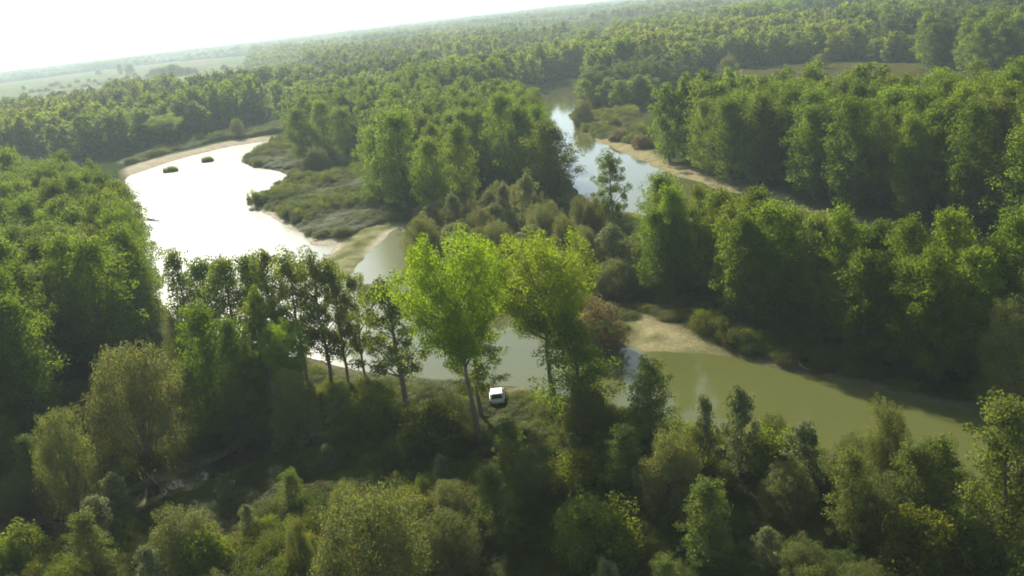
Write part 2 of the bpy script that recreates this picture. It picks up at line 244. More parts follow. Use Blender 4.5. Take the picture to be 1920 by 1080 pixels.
def leaf_mat(name, dark, light, trans, hue_var=0.03, val_var=0.35, tfac=0.42):
    m, t, out = new_mat(name)
    L = t.links
    at = node(t, 'ShaderNodeAttribute', attribute_name='tint')
    sep = node(t, 'ShaderNodeSeparateColor')
    L.new(at.outputs['Color'], sep.inputs[0])
    mx = node(t, 'ShaderNodeMix', data_type='RGBA')
    mx.inputs[6].default_value = (*dark, 1)
    mx.inputs[7].default_value = (*light, 1)
    L.new(sep.outputs[0], mx.inputs[0])
    oi = node(t, 'ShaderNodeObjectInfo')
    hs = node(t, 'ShaderNodeHueSaturation')
    mr = node(t, 'ShaderNodeMapRange')
    mr.inputs[3].default_value = 0.5 - hue_var
    mr.inputs[4].default_value = 0.5 + hue_var
    L.new(oi.outputs['Random'], mr.inputs[0])
    L.new(mr.outputs[0], hs.inputs['Hue'])
    ml = node(t, 'ShaderNodeMath', operation='MULTIPLY')
    ml.inputs[1].default_value = 7.31
    L.new(oi.outputs['Random'], ml.inputs[0])
    fr = node(t, 'ShaderNodeMath', operation='FRACT')
    L.new(ml.outputs[0], fr.inputs[0])
    mv = node(t, 'ShaderNodeMapRange')
    mv.inputs[3].default_value = 1 - val_var
    mv.inputs[4].default_value = 1 + val_var
    L.new(fr.outputs[0], mv.inputs[0])
    L.new(mv.outputs[0], hs.inputs['Value'])
    L.new(mx.outputs[2], hs.inputs['Color'])
    pb = node(t, 'ShaderNodeBsdfPrincipled')
    pb.inputs['Roughness'].default_value = 0.6
    pb.inputs['Specular IOR Level'].default_value = 0.06
    L.new(hs.outputs[0], pb.inputs['Base Color'])
    tr = node(t, 'ShaderNodeBsdfTranslucent')
    tm = node(t, 'ShaderNodeMix', data_type='RGBA', blend_type='MULTIPLY')
    tm.inputs[0].default_value = 1.0
    tm.inputs[7].default_value = (*trans, 1)
    L.new(hs.outputs[0], tm.inputs[6])
    L.new(tm.outputs[2], tr.inputs['Color'])
    ms = node(t, 'ShaderNodeMixShader')
    ms.inputs[0].default_value = tfac
    L.new(pb.outputs[0], ms.inputs[1])
    L.new(tr.outputs[0], ms.inputs[2])
    L.new(ms.outputs[0], out.inputs['Surface'])
    return m


TR = (2.1, 1.9, 0.55)
LEAF = {
    'poplar': leaf_mat('poplar_leaves', (0.060, 0.098, 0.012), (0.126, 0.188, 0.024), TR, .012, .26, .56),
    'lime': leaf_mat('lime_leaves', (0.130, 0.195, 0.013), (0.225, 0.315, 0.022), (1.8, 1.7, .5), .008, .06, .52),
    'airy': leaf_mat('airy_leaves', (0.065, 0.098, 0.016), (0.125, 0.175, 0.030), TR, .012, .2, .58),
    'willow': leaf_mat('willow_leaves', (0.105, 0.124, 0.034), (0.185, 0.205, 0.068), (1.6, 1.5, .7), .010, .18, .42),
    'silver': leaf_mat('silver_leaves', (0.095, 0.120, 0.040), (0.230, 0.255, 0.125), (1.5, 1.5, .8), .012, .15, .4),
    'feather': leaf_mat('feathery_leaves', (0.090, 0.122, 0.026), (0.165, 0.205, 0.052), (1.8, 1.7, .6), .012, .15, .45),
    'shrub': leaf_mat('shrub_leaves', (0.070, 0.094, 0.014), (0.142, 0.176, 0.028), TR, .018, .32, .5),
    'brown': leaf_mat('withered_leaves', (0.125, 0.100, 0.042), (0.215, 0.170, 0.078), (1.4, 1.3, .8), .01, .15, .35),
    'reed': leaf_mat('reed_leaves', (0.062, 0.086, 0.016), (0.120, 0.150, 0.032), (1.6, 1.6, .6), .03, .25, .42),
    'stand': leaf_mat('forest_leaves', (0.064, 0.106, 0.013), (0.130, 0.192, 0.026), TR, .012, .28, .52),
}


def plain_mat(name, c, rough=0.8, spec=0.3, metal=0.0, var=0.0, scale=3.0, bump=0.0, coat=0.0):
    m, t, out = new_mat(name)
    L = t.links
    pb = node(t, 'ShaderNodeBsdfPrincipled')
    pb.inputs['Base Color'].default_value = (*c, 1)
    pb.inputs['Roughness'].default_value = rough
    pb.inputs['Specular IOR Level'].default_value = spec
    pb.inputs['Metallic'].default_value = metal
    pb.inputs['Coat Weight'].default_value = coat
    if var:
        tc = node(t, 'ShaderNodeTexCoord')
        nz = node(t, 'ShaderNodeTexNoise', Scale=scale, Detail=5.0)
        L.new(tc.outputs['Object'], nz.inputs['Vector'])
        cr = node(t, 'ShaderNodeMix', data_type='RGBA')
        cr.inputs[6].default_value = (*[v * (1 - var) for v in c], 1)
        cr.inputs[7].default_value = (*[min(1, v * (1 + var)) for v in c], 1)
        L.new(nz.outputs[0], cr.inputs[0])
        L.new(cr.outputs[2], pb.inputs['Base Color'])
        if bump:
            bp = node(t, 'ShaderNodeBump', Strength=bump)
            L.new(nz.outputs[0], bp.inputs['Height'])
            L.new(bp.outputs[0], pb.inputs['Normal'])
    L.new(pb.outputs[0], out.inputs['Surface'])
    return m


BARK = plain_mat('bark', (0.14, 0.12, 0.09), .9, .2, 0, .5, 1.5, .5)
BARK_PALE = plain_mat('pale_bark', (0.19, 0.175, 0.145), .9, .2, 0, .5, 1.5, .4)
DEADWOOD = plain_mat('bleached_wood', (0.34, 0.31, 0.26), .85, .2, 0, .4, 2.0, .5)
SNAG = plain_mat('wet_wood', (0.06, 0.05, 0.04), .7, .3, 0, .4, 2.0, .5)

# ground: zone colours per vertex, broken up by noise
GROUND, t, out = new_mat('ground_earth_and_grass')
L = t.links
at_ = node(t, 'ShaderNodeAttribute', attribute_name='tint')
geo = node(t, 'ShaderNodeNewGeometry')
n1 = node(t, 'ShaderNodeTexNoise', Scale=0.35, Detail=8.0, Roughness=0.65)
n2 = node(t, 'ShaderNodeTexNoise', Scale=2.6, Detail=6.0, Roughness=0.7)
L.new(geo.outputs['Position'], n1.inputs['Vector'])
L.new(geo.outputs['Position'], n2.inputs['Vector'])
mr1 = node(t, 'ShaderNodeMapRange')
mr1.inputs[1].default_value, mr1.inputs[2].default_value = .3, .7
mr1.inputs[3].default_value, mr1.inputs[4].default_value = .7, 1.3
L.new(n1.outputs[0], mr1.inputs[0])
mr2 = node(t, 'ShaderNodeMapRange')
mr2.inputs[1].default_value, mr2.inputs[2].default_value = .3, .7
mr2.inputs[3].default_value, mr2.inputs[4].default_value = .7, 1.3
L.new(n2.outputs[0], mr2.inputs[0])
mm = node(t, 'ShaderNodeMath', operation='MULTIPLY')
L.new(mr1.outputs[0], mm.inputs[0])
L.new(mr2.outputs[0], mm.inputs[1])
vm = node(t, 'ShaderNodeVectorMath', operation='SCALE')
L.new(at_.outputs['Color'], vm.inputs[0])
L.new(mm.outputs[0], vm.inputs['Scale'])
pb = node(t, 'ShaderNodeBsdfPrincipled')
pb.inputs['Roughness'].default_value = .95
pb.inputs['Specular IOR Level'].default_value = .0
L.new(vm.outputs[0], pb.inputs['Base Color'])
bp = node(t, 'ShaderNodeBump', Strength=.6, Distance=.25)
L.new(n2.outputs[0], bp.inputs['Height'])
L.new(bp.outputs[0], pb.inputs['Normal'])
L.new(pb.outputs[0], out.inputs['Surface'])


def water_mat(name, c, rough, bump, scale, windy=0.0):
    m, t, out = new_mat(name)
    L = t.links
    geo = node(t, 'ShaderNodeNewGeometry')
    nz = node(t, 'ShaderNodeTexNoise', Scale=scale, Detail=3.0, Roughness=.55)
    L.new(geo.outputs['Position'], nz.inputs['Vector'])
    big = node(t, 'ShaderNodeTexNoise', Scale=.045, Detail=4.0)
    L.new(geo.outputs['Position'], big.inputs['Vector'])
    mx = node(t, 'ShaderNodeMix', data_type='RGBA')
    mx.inputs[6].default_value = (*[v * .8 for v in c], 1)
    mx.inputs[7].default_value = (*[v * 1.2 for v in c], 1)
    L.new(big.outputs[0], mx.inputs[0])
    pb = node(t, 'ShaderNodeBsdfPrincipled')
    pb.inputs['Roughness'].default_value = rough
    pb.inputs['IOR'].default_value = 1.333
    L.new(mx.outputs[2], pb.inputs['Base Color'])
    bp = node(t, 'ShaderNodeBump', Strength=bump, Distance=.05)
    if windy:
        # the open lake is ruffled by the wind, the sheltered reaches lie still
        sx = node(t, 'ShaderNodeSeparateXYZ')
        L.new(geo.outputs['Position'], sx.inputs[0])
        wr = node(t, 'ShaderNodeMapRange', interpolation_type='SMOOTHSTEP')
        wr.inputs[1].default_value, wr.inputs[2].default_value = -2, -24
        wr.inputs[3].default_value, wr.inputs[4].default_value = rough, windy
        L.new(sx.outputs[0], wr.inputs[0])
        L.new(wr.outputs[0], pb.inputs['Roughness'])
    L.new(nz.outputs[0], bp.inputs['Height'])
    L.new(bp.outputs[0], pb.inputs['Normal'])
    L.new(pb.outputs[0], out.inputs['Surface'])
    return m


WATER = water_mat('silty_water', (0.105, 0.115, 0.034), .06, .12, .9, .21)
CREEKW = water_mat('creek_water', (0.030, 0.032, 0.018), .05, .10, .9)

# ---------------------------------------------------------------- the ground: one sheet to the horizon, shaped by the shores
LAKE_S, RIVER_S, CREEK_S = smooth_poly(LAKE, 2), smooth_poly(RIVER, 2), smooth_poly(CREEK, 2)


def water_sd(P):
    return np.minimum(np.minimum(sdist(P, LAKE_S), sdist(P, RIVER_S)), sdist(P, CREEK_S))


def ground_h(P, sd=None):
    P = np.asarray(P, float)
    if sd is None:
        sd = water_sd(P)
    d = sd + (vnoise(P, 3.0, 5) - .5) * 1.0 + (vnoise(P, 9.0, 6) - .5) * 1.6
    tt = np.clip(d / 9.0, -1, 1)
    z = np.where(tt > 0, .75 * (1 - (1 - tt) ** 2), 1.2 * tt)
    return z + np.where(tt > .3, (vnoise(P, 14, 8) - .5) * .5 + (vnoise(P, 4, 9) - .5) * .2, 0) * np.clip(d / 12, 0, 1)


rad = [18.0]
while rad[-1] < 14800:
    k = 1.0095 if rad[-1] < 480 else (1.02 if rad[-1] < 1200 else 1.06)
    rad.append(rad[-1] * k)
rad = np.array(rad)
ang = np.concatenate([np.arange(-180, -46, 6.0), np.arange(-46, 46, .3), np.arange(46, 180.1, 6.0)])
A, Q = np.meshgrid(np.radians(ang), rad)
GP = np.stack([np.sin(A).ravel() * Q.ravel(), np.cos(A).ravel() * Q.ravel()], 1)
near = np.hypot(GP[:, 0], GP[:, 1]) < 700
sd_all = np.full(len(GP), 200.0)
sd_all[near] = water_sd(GP[near])
GZ = ground_h(GP, sd_all)
far = np.hypot(GP[:, 0], GP[:, 1])
GZ = np.where(far > 700, .75, GZ)
na = len(ang)
i, j = np.meshgrid(np.arange(len(rad) - 1), np.arange(na - 1), indexing='ij')
a0 = (i * na + j).ravel()
GF = np.stack([a0, a0 + 1, a0 + na + 1, a0 + na], 1)
# the disc under the helicopter
GV = np.column_stack([GP, GZ])
c = np.tile(np.array([0.038, 0.055, 0.014]), (len(GV), 1))
c *= (.75 + .5 * vnoise(GP, 11, 31))[:, None]


def paint(mask, col, k=1.0):
    w = np.clip(mask * k, 0, 1)[:, None]
    c[:] = c * (1 - w) + np.array(col) * w


def soft(poly, fade, amp=1.5):
    m = np.zeros(len(GP))
    P = GP[near]
    s = -sdist(P, smooth_poly(poly, 1)) + (vnoise(P, 4.0, 41) - .5) * amp * 2
    m[near] = np.clip(s / fade + .5, 0, 1)
    return m


for Pz in (REED, REED_B, REED_C):
    paint(soft(Pz, 4), (0.095, 0.100, 0.034))
paint(soft(CLEARING, 8), (0.140, 0.135, 0.050))
paint(soft(POINT, 6), (0.130, 0.105, 0.040))
paint(soft(GLADE, 1.5), (0.150, 0.150, 0.035))
mud = np.clip(1 - np.abs(sd_all - .6) / 2.6, 0, 1)
paint(mud, (0.150, 0.130, 0.075), .9)
sandc = (0.40, 0.35, 0.25)
for k_, B in enumerate(BEACHES):
    paint(soft(B, 3.0, .8), (0.27, 0.238, 0.125) if k_ in (3, 4, 7) else ((0.26, 0.25, 0.13) if k_ == 2 else sandc))
for k_ in (2, 3):     # weeds creeping over the sand
    paint(soft(BEACHES[k_], 3.0, .8) * np.clip(vnoise(GP, 2.2, 60 + k_) * 2.4 - .9, 0, 1), (0.125, 0.140, 0.045))
rim = np.clip(1 - np.abs(sd_all - .5) / 1.6, 0, 1) * soft([(-110, 180), (-15, 175), (-15, 215), (-60, 300), (-110, 300)], 6)
paint(rim, (0.50, 0.45, 0.35), .9)
paint(soft(TRACK, 1.2, .4), (0.34, 0.28, 0.20))
# arable strips beyond the wood
inF = inside(GP, FIELD)
strip = ((GP[:, 0] * .45 + GP[:, 1]) / 58.0 + vnoise(GP, 260, 3) * .8)
sid = np.floor(strip).astype(int)
pal = np.array([[.16, .15, .07], [.13, .19, .05], [.20, .16, .10], [.11, .17, .05], [.22, .20, .11], [.15, .20, .07]])
fc = pal[(sid * 7 + 3) % 6]
c[inF] = fc[inF]
ground = link('ground', mesh_np('ground', GV, GF, [GROUND], c, smooth=True))
tag(ground, kind='structure')
# cap under the camera
cv = np.array([(math.sin(R(a)) * 18.0, math.cos(R(a)) * 18.0, GZ[k]) for k, a in enumerate(ang)] + [(0, 0, .75)])
cf = np.array([(len(ang), k + 1, k) for k in range(len(ang) - 1)])
cap = link('ground', mesh_np('ground_below', cv, cf, [GROUND], np.tile(c[0], (len(cv), 1)), smooth=True))
tag(cap, kind='structure')


def water_sheet(name, poly, mat, grow):
    P = np.array(smooth_poly(poly, 1))
    n = len(P)
    area = np.sum(P[:, 0] * np.roll(P[:, 1], -1) - np.roll(P[:, 0], -1) * P[:, 1])
    t_ = np.roll(P, -1, 0) - np.roll(P, 1, 0)
    nrm = np.stack([t_[:, 1], -t_[:, 0]], 1) * (1 if area > 0 else -1)
    nrm /= np.linalg.norm(nrm, axis=1)[:, None] + 1e-9
    P = P + nrm * grow
    bm = bmesh.new()
    vs = [bm.verts.new((x, y, 0)) for x, y in P]
    es = [bm.edges.new((vs[k], vs[(k + 1) % n])) for k in range(n)]
    bmesh.ops.triangle_fill(bm, use_beauty=True, use_dissolve=False, edges=es, normal=(0, 0, 1))
    bmesh.ops.recalc_face_normals(bm, faces=bm.faces)
    for f_ in bm.faces:
        if f_.normal.z < 0:
            f_.normal_flip()
    me = bpy.data.meshes.new(name)
    bm.to_mesh(me)
    bm.free()
    me.materials.append(mat)
    return tag(link(name, me), kind='structure')


water_sheet('lake', LAKE, WATER, 2.2)
water_sheet('river', RIVER, WATER, 2.2)
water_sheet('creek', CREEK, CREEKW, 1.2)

# ---------------------------------------------------------------- tree forms


def unit(v):
    return v / (np.linalg.norm(v, axis=-1, keepdims=True) + 1e-9)


def leaves(r, cen, rad_, n_each, size, droop=0.0, slim=.62, up_bias=.3):
    cen = np.asarray(cen, float)
    rad_ = np.asarray(rad_, float)
    idx = np.repeat(np.arange(len(cen)), n_each)
    n = len(idx)
    d = unit(r.normal(size=(n, 3)) + np.array([0, 0, .22]))
    rr = r.random(n) ** .3
    pos = cen[idx] + d * rr[:, None] * rad_[idx]
    nrm = unit(d * 1.0 + np.array([0, 0, up_bias]) + r.normal(size=(n, 3)) * .5)
    rv = r.normal(size=(n, 3))
    if droop:
        rv = rv * (1 - droop) + np.array([0, 0, -1.6]) * droop
        t_ = unit(rv - nrm * np.sum(rv * nrm, 1, keepdims=True))
    else:
        t_ = unit(np.cross(nrm, rv))
    b_ = np.cross(nrm, t_)
    s = size * r.uniform(.65, 1.35, n)[:, None]
    V = np.stack([pos + t_ * s * .6, pos + b_ * s * slim * .5, pos - t_ * s * .6, pos - b_ * s * slim * .5], 1).reshape(-1, 3)
    F_ = np.arange(4 * n).reshape(-1, 4)
    cl = r.random(len(cen))
    tv = np.clip(cl[idx] * .55 + r.random(n) * .45, 0, 1)
    T = np.repeat(np.stack([tv, cl[idx], tv], 1), 4, 0)
    return V, F_, T


def tubes(paths, sides=6):
    """paths: list of (points (k,3), radii (k))"""
    Vs, Fs, off = [], [], 0
    for pts, rd in paths:
        pts = np.asarray(pts, float)
        k = len(pts)
        tg = unit(np.gradient(pts, axis=0))
        ref = np.where(np.abs(tg[:, 2:3]) > .9, np.array([[1., 0, 0]]), np.array([[0, 0, 1.]]))
        u_ = unit(np.cross(tg, ref))
        w_ = np.cross(tg, u_)
        th = np.linspace(0, 2 * np.pi, sides, endpoint=False)
        ring = pts[:, None] + (u_[:, None] * np.cos(th)[None, :, None] + w_[:, None] * np.sin(th)[None, :, None]) * np.asarray(rd)[:, None, None]
        Vs.append(ring.reshape(-1, 3))
        ii, jj = np.meshgrid(np.arange(k - 1), np.arange(sides), indexing='ij')
        a = off + ii * sides + jj
        b = off + ii * sides + (jj + 1) % sides
        Fs.append(np.stack([a, b, b + sides, a + sides], -1).reshape(-1, 4))
        off += k * sides
    return np.concatenate(Vs), np.concatenate(Fs)


def grow(seed, kind, detail=1.0, leaf=1.0):
    """returns trunk (V, F) and crown (V, F, T) for one tree of the kind at nominal size"""
    r = np.random.default_rng(seed)
    P = dict(poplar=(20, 4.4, .16, 34, 1.35), lime=(21, 6.0, .50, 44, 1.2), airy=(18, 3.5, .36, 26, 1.0), silver=(8, 2.5, .06, 26, .62), feather=(13, 3.3, .05, 46, .78),
             shrub=(3.2, 2.3, .05, 18, .62), brown=(6, 3.6, .08, 24, .8), willow=(12, 5.2, .06, 30, 1.1), stand=(18, 4.2, .12, 24, 1.6))[kind]
    h, Rm, base, nl, cr = P
    cen, rad_, paths = [], [], []
    # stem with a little wander
    zs = np.linspace(-.3, h * (.93 if kind != 'lime' else .7), 9)
    wob = np.cumsum(r.normal(size=(9, 2)), 0) * h * .006
    stem = np.column_stack([wob, zs])
    r0 = h * (.0155 if kind not in ('willow', 'shrub') else .02)
    paths.append((stem, np.linspace(r0 * 1.15, r0 * .18, 9)))
    lop = r.uniform(.78, 1.18, 8)

    def prof(tt, az):
        if kind in ('poplar', 'stand'):
            v = math.sin(math.pi * min(1, max(0, tt)) ** .72) ** .62 * .95 + .12
        elif kind == 'lime':
            v = .30 + .80 * min(1, tt / .62) ** .8 if tt < .62 else 1.1 - .55 * ((tt - .62) / .38) ** 1.6
        elif kind == 'airy':
            v = (math.sin(math.pi * min(1, tt * .9 + .1)) ** .6) * .95 + .05
        elif kind in ('silver', 'feather'):
            v = (1 - tt) ** .45 * (.55 + .45 * min(1, tt * 5)) + .06
        else:
            v = math.sqrt(max(0, 1 - (max(0, tt - .25) / .78) ** 2))
        q = (az / (2 * math.pi)) * 8
        a_, f_ = int(q) % 8, q - int(q)
        return Rm * v * (lop[a_] * (1 - f_) + lop[(a_ + 1) % 8] * f_)

    if kind in ('willow', 'brown', 'shrub'):
        # rounded lobes on several stems, each lobe a cluster of sprays
        nlobe = {'willow': 9, 'brown': 8, 'shrub': 8}[kind]
        for k in range(nlobe):
            az = 2.4 * k + r.uniform(-.4, .4)
            q = (k + .5) / nlobe
            rr = Rm * (.62 * math.sqrt(1 - q) + .05) * r.uniform(.85, 1.15)
            zc = h * (.34 + .42 * q) * (r.uniform(.92, 1.08) if kind == 'willow' else r.uniform(.62, 1.12))
            lr = Rm * (r.uniform(.40, .56) if kind == 'willow' else r.uniform(.22, .62))
            cc = np.array([math.cos(az) * rr, math.sin(az) * rr, zc])
            paths.append((np.array([[0, 0, -.2], cc * [.35, .35, .5], cc]), [r0 * .8, r0 * .5, r0 * .2]))
            m = int(nl * 13 / nlobe)
            dd = unit(r.normal(size=(m, 3)) + [0, 0, .15])
            pp = cc + dd * lr * r.uniform(.55, 1.0, (m, 1)) * [1, 1, 1.15]
            pp[:, 2] = np.maximum(pp[:, 2], cr * .6)
            cen += list(pp)
            rad_ += [[cr * u_ * .8, cr * u_ * .8, cr * u_ * .95] for u_ in r.uniform(.7, 1.15, m)]
        # skirts reaching the ground
        m = int(nl * 4.5)
        az = r.uniform(0, 2 * np.pi, m)
        rr = Rm * r.uniform(.55, .95, m)
        zz = h * r.uniform(.05, .45, m)
        cen += list(np.column_stack([np.cos(az) * rr, np.sin(az) * rr, zz]))
        rad_ += [[cr * .8, cr * .8, cr * 1.1]] * m
    else:
        for k in range(nl):
            q = (k + r.random()) / nl
            z_end = h * (base + (1 - base) * q ** .9)
            az = (k * 2.39996 + r.uniform(-.35, .35)) % (2 * math.pi)
            tt = (z_end / h - base) / (1 - base)
            reach = prof(tt, az) * r.uniform(.72, 1.0)
            rise = {'poplar': 1.0, 'stand': 1.0, 'lime': .75, 'airy': .95, 'silver': .9, 'feather': .95}[kind]
            z0 = max(h * base * .55, z_end - reach * rise - r.uniform(0, .06) * h)
            z0 = min(z0, zs[-1] * .95)
            p0 = np.array([np.interp(z0, zs, stem[:, 0]), np.interp(z0, zs, stem[:, 1]), z0])
            p1 = np.array([p0[0] + math.cos(az) * reach, p0[1] + math.sin(az) * reach, z_end - cr * .5])
            pm = p0 * .5 + p1 * .5 + np.array([0, 0, -.06 * reach])
            rb = r0 * .42 * (1 - .55 * q)
            paths.append((np.array([p0, pm, p1]), [rb, rb * .6, rb * .2]))
            fr_ = {'poplar': (.42, .62, .82, 1.0), 'stand': (.5, .8, 1.0), 'lime': (.45, .62, .8, .93, 1.03), 'airy': (.5, .78, 1.0), 'silver': (.4, .7, 1.0), 'feather': (.4, .7, 1.0)}[kind]
            for f_ in fr_:
                for rep in range(2 if kind in ('poplar', 'lime', 'silver', 'feather') else (2 if f_ == 1.0 else 1)):
                    pc = p0 * (1 - f_) + p1 * f_ + r.normal(size=3) * cr * np.array([.55, .55, .42])
                    u_ = r.uniform(.62, 1.12)
                    cen.append(pc)
                    flat = .72 if kind == 'lime' else .9
                    rad_.append([cr * u_, cr * u_, cr * u_ * flat])
        # leader tufts
        for k in range(4):
            cen.append(np.array([r.normal() * cr * .4, r.normal() * cr * .4, h * .985 - cr * (.45 + .8 * k)]))
            rad_.append([cr * .75, cr * .75, cr * .95])
    n_each = {'poplar': 60, 'lime': 100, 'airy': 110, 'silver': 50, 'feather': 64, 'shrub': 44, 'brown': 28, 'willow': 58, 'stand': 60}[kind]
    ls = {'poplar': .295, 'lime': .205, 'airy': .24, 'silver': .24, 'feather': .195, 'shrub': .145, 'brown': .22, 'willow': .235, 'stand': .5}[kind]
    n_each = max(2, int(n_each * detail))
    V, F_, T = leaves(r, cen, rad_, n_each, ls * leaf, droop=.55 if kind == 'willow' else (.15 if kind == 'silver' else 0),
                      slim=.42 if kind == 'willow' else (.6 if kind != 'silver' else .5))
    V[:, 2] = np.maximum(V[:, 2], .02)
    return tubes(paths, 6 if detail > .5 else 4), (V, F_, T)


NOM = dict(poplar=(20, 9.6), lime=(21, 12.0), airy=(18, 8.0), silver=(8, 5.3), feather=(13, 7.2), shrub=(3.2, 4.9), brown=(6, 7.6), willow=(12, 10.8), stand=(18, 9.0))
NVAR = dict(poplar=6, lime=2, airy=4, silver=4, feather=3, shrub=4, brown=1, willow=5)
FORM = {}
for k_, (kind, nv) in enumerate(NVAR.items()):
    FORM[kind] = []
    for v in range(nv):
        (tv, tf), (V, F_, T) = grow(100 * k_ + v, kind)
        pale = kind == 'airy'
        FORM[kind].append((mesh_np(kind + '_trunk', tv, tf, [BARK_PALE if pale else BARK], smooth=True),
                           mesh_np(kind + '_crown', V, F_, [LEAF[kind]], T)))


def joined(seed, kind, detail, leaf, mat):
    """trunk and crown in one mesh, for the mass of the forest"""
    (tv, tf), (V, F_, T) = grow(seed, kind, detail, leaf)
    VV = np.concatenate([tv, V])
    FF = np.concatenate([tf, F_ + len(tv)])
    TT = np.concatenate([np.full((len(tv), 3), .5), T])
    mi = np.concatenate([np.zeros(len(tf)), np.ones(len(F_))])
    return bpy.data.objects.new('form_' + kind, mesh_np('mass_' + kind, VV, FF, [BARK, mat], TT, mi))


SPEC = dict(poplar=('poplar_tree', 'poplar'), lime=('broadleaf_tree', 'tree'), airy=('slender_tree', 'tree'), silver=('silver_tree', 'silver poplar'), feather=('feathery_tree', 'tree'),
            shrub=('shrub', 'shrub'), brown=('withered_bush', 'bush'), willow=('willow_tree', 'willow'))
TAKEN = []


def plant(kind, x, y, h, w, label, group=None, lean=0.0, rz=None, var=None):
    nm, cat = SPEC[kind]
    tr_me, cr_me = FORM[kind][random.randrange(len(FORM[kind])) if var is None else var]
    z = float(ground_h(np.array([[x, y]]))[0])
    root = link(nm, None, None, (x, y, max(z, .05) - .05))
    root.empty_display_size = .5
    H0, W0 = NOM[kind]
    root.scale = (w / W0, w / W0, h / H0)
    root.rotation_euler = (0, math.atan2(lean, h), 0)
    tag(root, label, cat, group)
    a = random.uniform(0, 6.28) if rz is None else rz
    for n_, me in (('trunk', tr_me), ('crown', cr_me)):
        o = link(n_, me, root)
        o.rotation_euler = (0, 0, a)
    TAKEN.append((x, y, w))
    return root


for q, (kind, x, y, h, w, lean, lab) in enumerate(NAMED):
    lab, grp = {'': ('slim green poplar in the row along the lower lake shore', 'row of poplars along the lower lake shore'),
                'GROVE': ('tree of the dark grove standing among the hazy fields', 'trees of the grove in the fields'),
                'HEDGE': ('low tree of the hedgerows crossing the hazy fields', 'hedgerow trees in the fields')}.get(lab, (lab, None))
    plant(kind, x, y, h, w, lab, grp,
          lean if ('leaning trunk' in lab or 'leaning out' in lab) else 0.0, var=0 if kind == 'lime' else None)

# ---------------------------------------------------------------- the woods: candidate trees by zone
def jitter_grid(x0, x1, y0, y1, s, seed):
    r = np.random.default_rng(seed)
    X_, Y_ = np.meshgrid(np.arange(x0, x1, s), np.arange(y0, y1, s))
    P = np.stack([X_.ravel(), Y_.ravel()], 1)
    return P + r.uniform(-.42, .42, P.shape) * s


def clear_of(P, k=.5, own=2.0):
    ok = np.ones(len(P), bool)
    for x, y, w in TAKEN:
        ok &= np.hypot(P[:, 0] - x, P[:, 1] - y) > w * k + own
    return ok


def in_zone(poly, s, seed, k=.5, own=2.0, wet=1.5):
    a = np.array(poly)
    P = jitter_grid(a[:, 0].min(), a[:, 0].max(), a[:, 1].min(), a[:, 1].max(), s, seed)
    P = P[inside(P, poly)]
    P = P[clear_of(P, k, own)]
    if len(P):
        P = P[water_sd(P) > wet]
    return P


ZONES = [
    ('poplar', Z_LEFT, 6.2, (15, 20), (7.5, 10), 'leafy poplar of the wood on the lake shore opposite the reed meadow', 'poplars of the lakeside wood', .12, 130),
    ('poplar', Z_BELT, 4.5, (12.5, 16.5), (6, 8), 'poplar of the tree belt between river and olive pond', 'poplars of the belt between river and pond', .25, 70),
    ('poplar', Z_RIGHT, 6.4, (17, 21), (8, 10.5), 'sunlit poplar of the wood on the far river bank', 'poplars of the riverbank wood', .05, 95),
]
rest = []   # (x, y, h, w, tone) trees that only belong to the mass
for zi, (kind, poly, s, hr, wr, lab, grp, alt, cap_n) in enumerate(ZONES):
    P = in_zone(poly, s, 50 + zi)
    o = np.argsort(np.hypot(P[:, 0], P[:, 1]))
    for q, m in enumerate(o):
        x, y = P[m]
        h, w = random.uniform(*hr), random.uniform(*wr)
        if q < cap_n:
            kd = random.choice(['airy', 'feather']) if random.random() < alt + .08 else kind
            adj = {'airy': 'thin tree', 'feather': 'feathery tree'}.get(kd)
            l2, g2 = (lab, grp) if kd == kind else (lab.replace('leafy poplar', adj).replace('sunlit poplar', adj).replace('poplar', adj, 1), grp.replace('poplars', adj + 's'))
            edge = sdist(np.array([[x, y]]), [LAKE_S, LAKE_S, RIVER_S][zi])[0] < (9, 9, 10)[zi]
            if edge:
                l2 = l2.replace(*[('of the wood on the lake shore', 'at the edge of the lakeside wood'), ('of the tree belt', 'on the pond side of the belt'), ('of the wood on', 'in the front row of the wood on')][zi])
                g2 = 'front row, ' + g2
            plant(kd, x, y, h, w * (.8 if kd == 'airy' else 1), l2, g2)
        else:
            rest.append((x, y, h, w))
# willow scrub in the middle
P = in_zone(Z_SCRUB, 6.0, 71, .4, 1.5)
for x, y in P:
    kd = 'silver' if random.random() < .22 else 'willow'
    h = random.uniform(5, 9)
    plant(kd, x, y, h, random.uniform(5.5, 8), 'silver leaved tree of the scrub between channel and river' if kd == 'silver' else 'olive willow of the scrub between channel and river',
          ('silver trees' if kd == 'silver' else 'willows') + ' of the scrub between channel and river')


